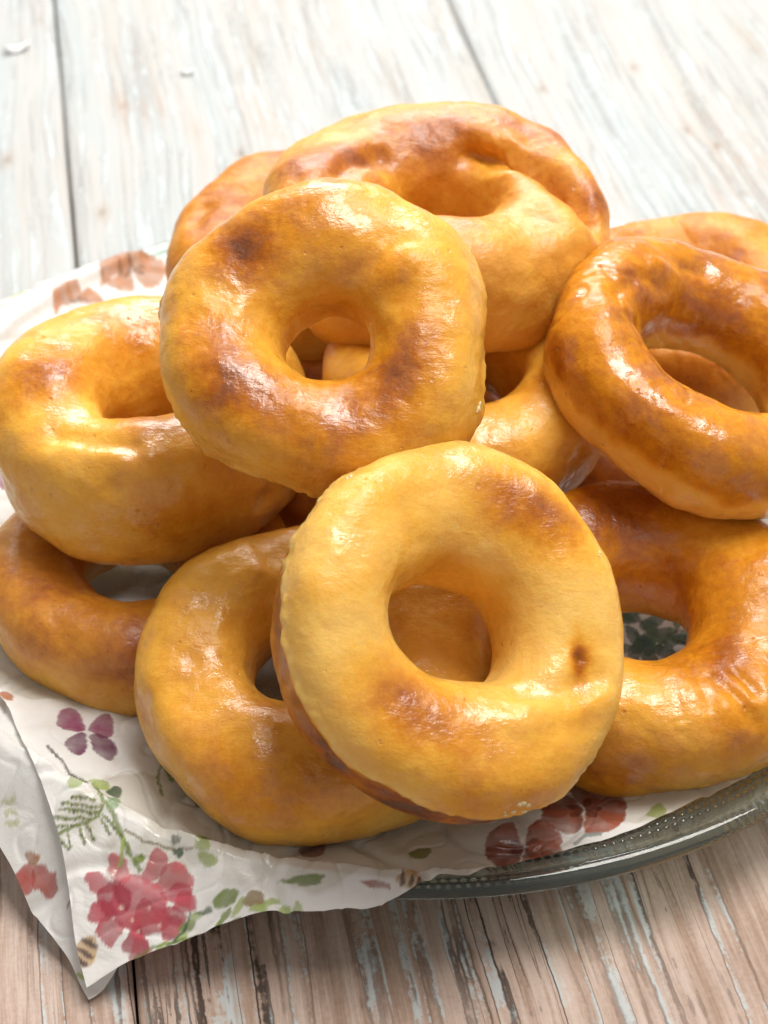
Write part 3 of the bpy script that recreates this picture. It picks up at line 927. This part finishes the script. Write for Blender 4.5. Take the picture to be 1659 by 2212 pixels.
doughnut(
    'rusty brown doughnut at the far right back, half hidden behind the shiny one',
    1505, 690, 0.625, (0.05, -0.03, 1), 0.0480, 0.0130, 0.034,
    base=0.24, top=(0.1, 0.5, 0.22), seed=10, mat=DOUGH_DULL, res=(320, 130), wrinkle=1.0,
    spots=[(1580, 560, 0.006, 0.2)], dents=[([(1580, 560)], 0.004, 0.0012)])
doughnut(
    'dim golden doughnut wedged under the pile between the blotched and shiny ones',
    1005, 852, 0.549, (0.06, -0.10, 1), 0.0440, 0.0145, 0.036,
    base=0.30, seed=11, mat=DOUGH_WET, res=(320, 130),
    spots=[(1250, 1030, 0.010, 0.10), (1120, 790, 0.01, 0.1)], dents=[([(1260, 980)], 0.0025, -0.001)])
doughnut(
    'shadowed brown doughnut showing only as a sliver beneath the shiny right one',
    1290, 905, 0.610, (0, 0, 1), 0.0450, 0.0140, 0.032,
    base=0.72, seed=12, mat=DOUGH_DULL, res=(240, 110))  # shade of the gap is put into its brown base tone
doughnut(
    'added dark-toned doughnut deep in the pile, blocking the white napkin behind the blotched one',
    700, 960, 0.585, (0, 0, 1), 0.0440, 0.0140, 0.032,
    base=0.62, seed=13, mat=DOUGH_DULL, res=(240, 110))  # added support that hides the bright napkin; gap shade put into its tone


# ------------------------------------------------------------------ crumbs of dried glaze clinging to two doughnuts
def flakes(parent, data, spots, seed):
    L, N, B, C, at_px = data
    r_ = np.random.RandomState(seed)
    VV, FF = [], []
    for qx, qy, size, count in spots:
        for _ in range(count):
            p0, n0 = at_px(qx + r_.normal(0, 9), qy + r_.normal(0, 9))
            t1 = np.cross(n0, [0.3, 0.5, 0.8]); t1 /= np.linalg.norm(t1)
            t2 = np.cross(n0, t1)
            a0 = r_.uniform(0, 6.28)
            k = size * r_.uniform(0.5, 1.3)
            ring = []
            for lev, (rr, hh) in enumerate([(1.0, -0.25), (0.9, 0.25), (0.4, 0.55)]):
                for j in range(7):
                    a = a0 + j * 2 * np.pi / 7
                    q = rr * k * r_.uniform(0.7, 1.25)
                    ring.append(p0 + t1 * q * math.cos(a) * 1.5 + t2 * q * math.sin(a) + n0 * k * (hh + r_.uniform(-0.1, 0.1)))
            base = len(VV)
            VV += ring
            FF += [(base + l * 7 + j, base + l * 7 + (j + 1) % 7, base + (l + 1) * 7 + (j + 1) % 7, base + (l + 1) * 7 + j) for l in (0, 1) for j in range(7)]
            FF.append(tuple(base + 14 + j for j in range(7)))
    o = make_obj('glaze_crumbs', np.array(VV), FF, SUGAR, parent, smooth=False)
    tag(o, 'tiny pale crumbs of dried sugar glaze', kind='stuff')


flakes(front, front_data, [(742, 1008, 0.0005, 2), (1130, 1748, 0.0007, 4), (1100, 1765, 0.0005, 3), (1310, 1190, 0.0004, 2)], 5)
flakes(upper, upper_data, [(1045, 885, 0.0008, 3)], 6)

# chips of white paint lying on the boards behind
for q, (a, b, w, lab) in enumerate([(405, 158, 0.0060, 'white curled paint chip lying alone on the boards above the left doughnuts'),
                                    (38, 108, 0.0075, 'long white paint chip on the boards in the upper left corner')]):
    r_ = np.random.RandomState(40 + q)
    P = px_plane(a, b, 0.0)
    t_ = np.linspace(0, 2 * np.pi, 14, endpoint=False)
    rad = 1 + 0.25 * np.sin(2 * t_ + q) + r_.uniform(-0.12, 0.12, 14)
    x, y = w * 0.5 * rad * np.cos(t_), w * (0.32 if q == 0 else 0.8) * rad * np.sin(t_)
    x, y = x + 0.5 * y * (q == 1), y
    lift = 0.0012 + 0.0010 * (x / w) ** 2 * 4
    top = np.stack([x, y, lift], 1)
    bot = top - np.array([0, 0, 0.0004])
    V = np.concatenate([top, bot, [[0, 0, 0.0010]], [[0, 0, 0.0005]]])
    Fc = [(28, j, (j + 1) % 14) for j in range(14)] + [(29, 14 + (j + 1) % 14, 14 + j) for j in range(14)] + [(j, 14 + j, 14 + (j + 1) % 14, (j + 1) % 14) for j in range(14)]
    V[:, 2] -= V[:, 2].min() - 0.0001
    o = make_obj('paint_chip', V, Fc, CHIP)
    o.location = (P[0], P[1], 0.0)
    tag(o, lab, 'paint chip', 'paint chips on the boards')
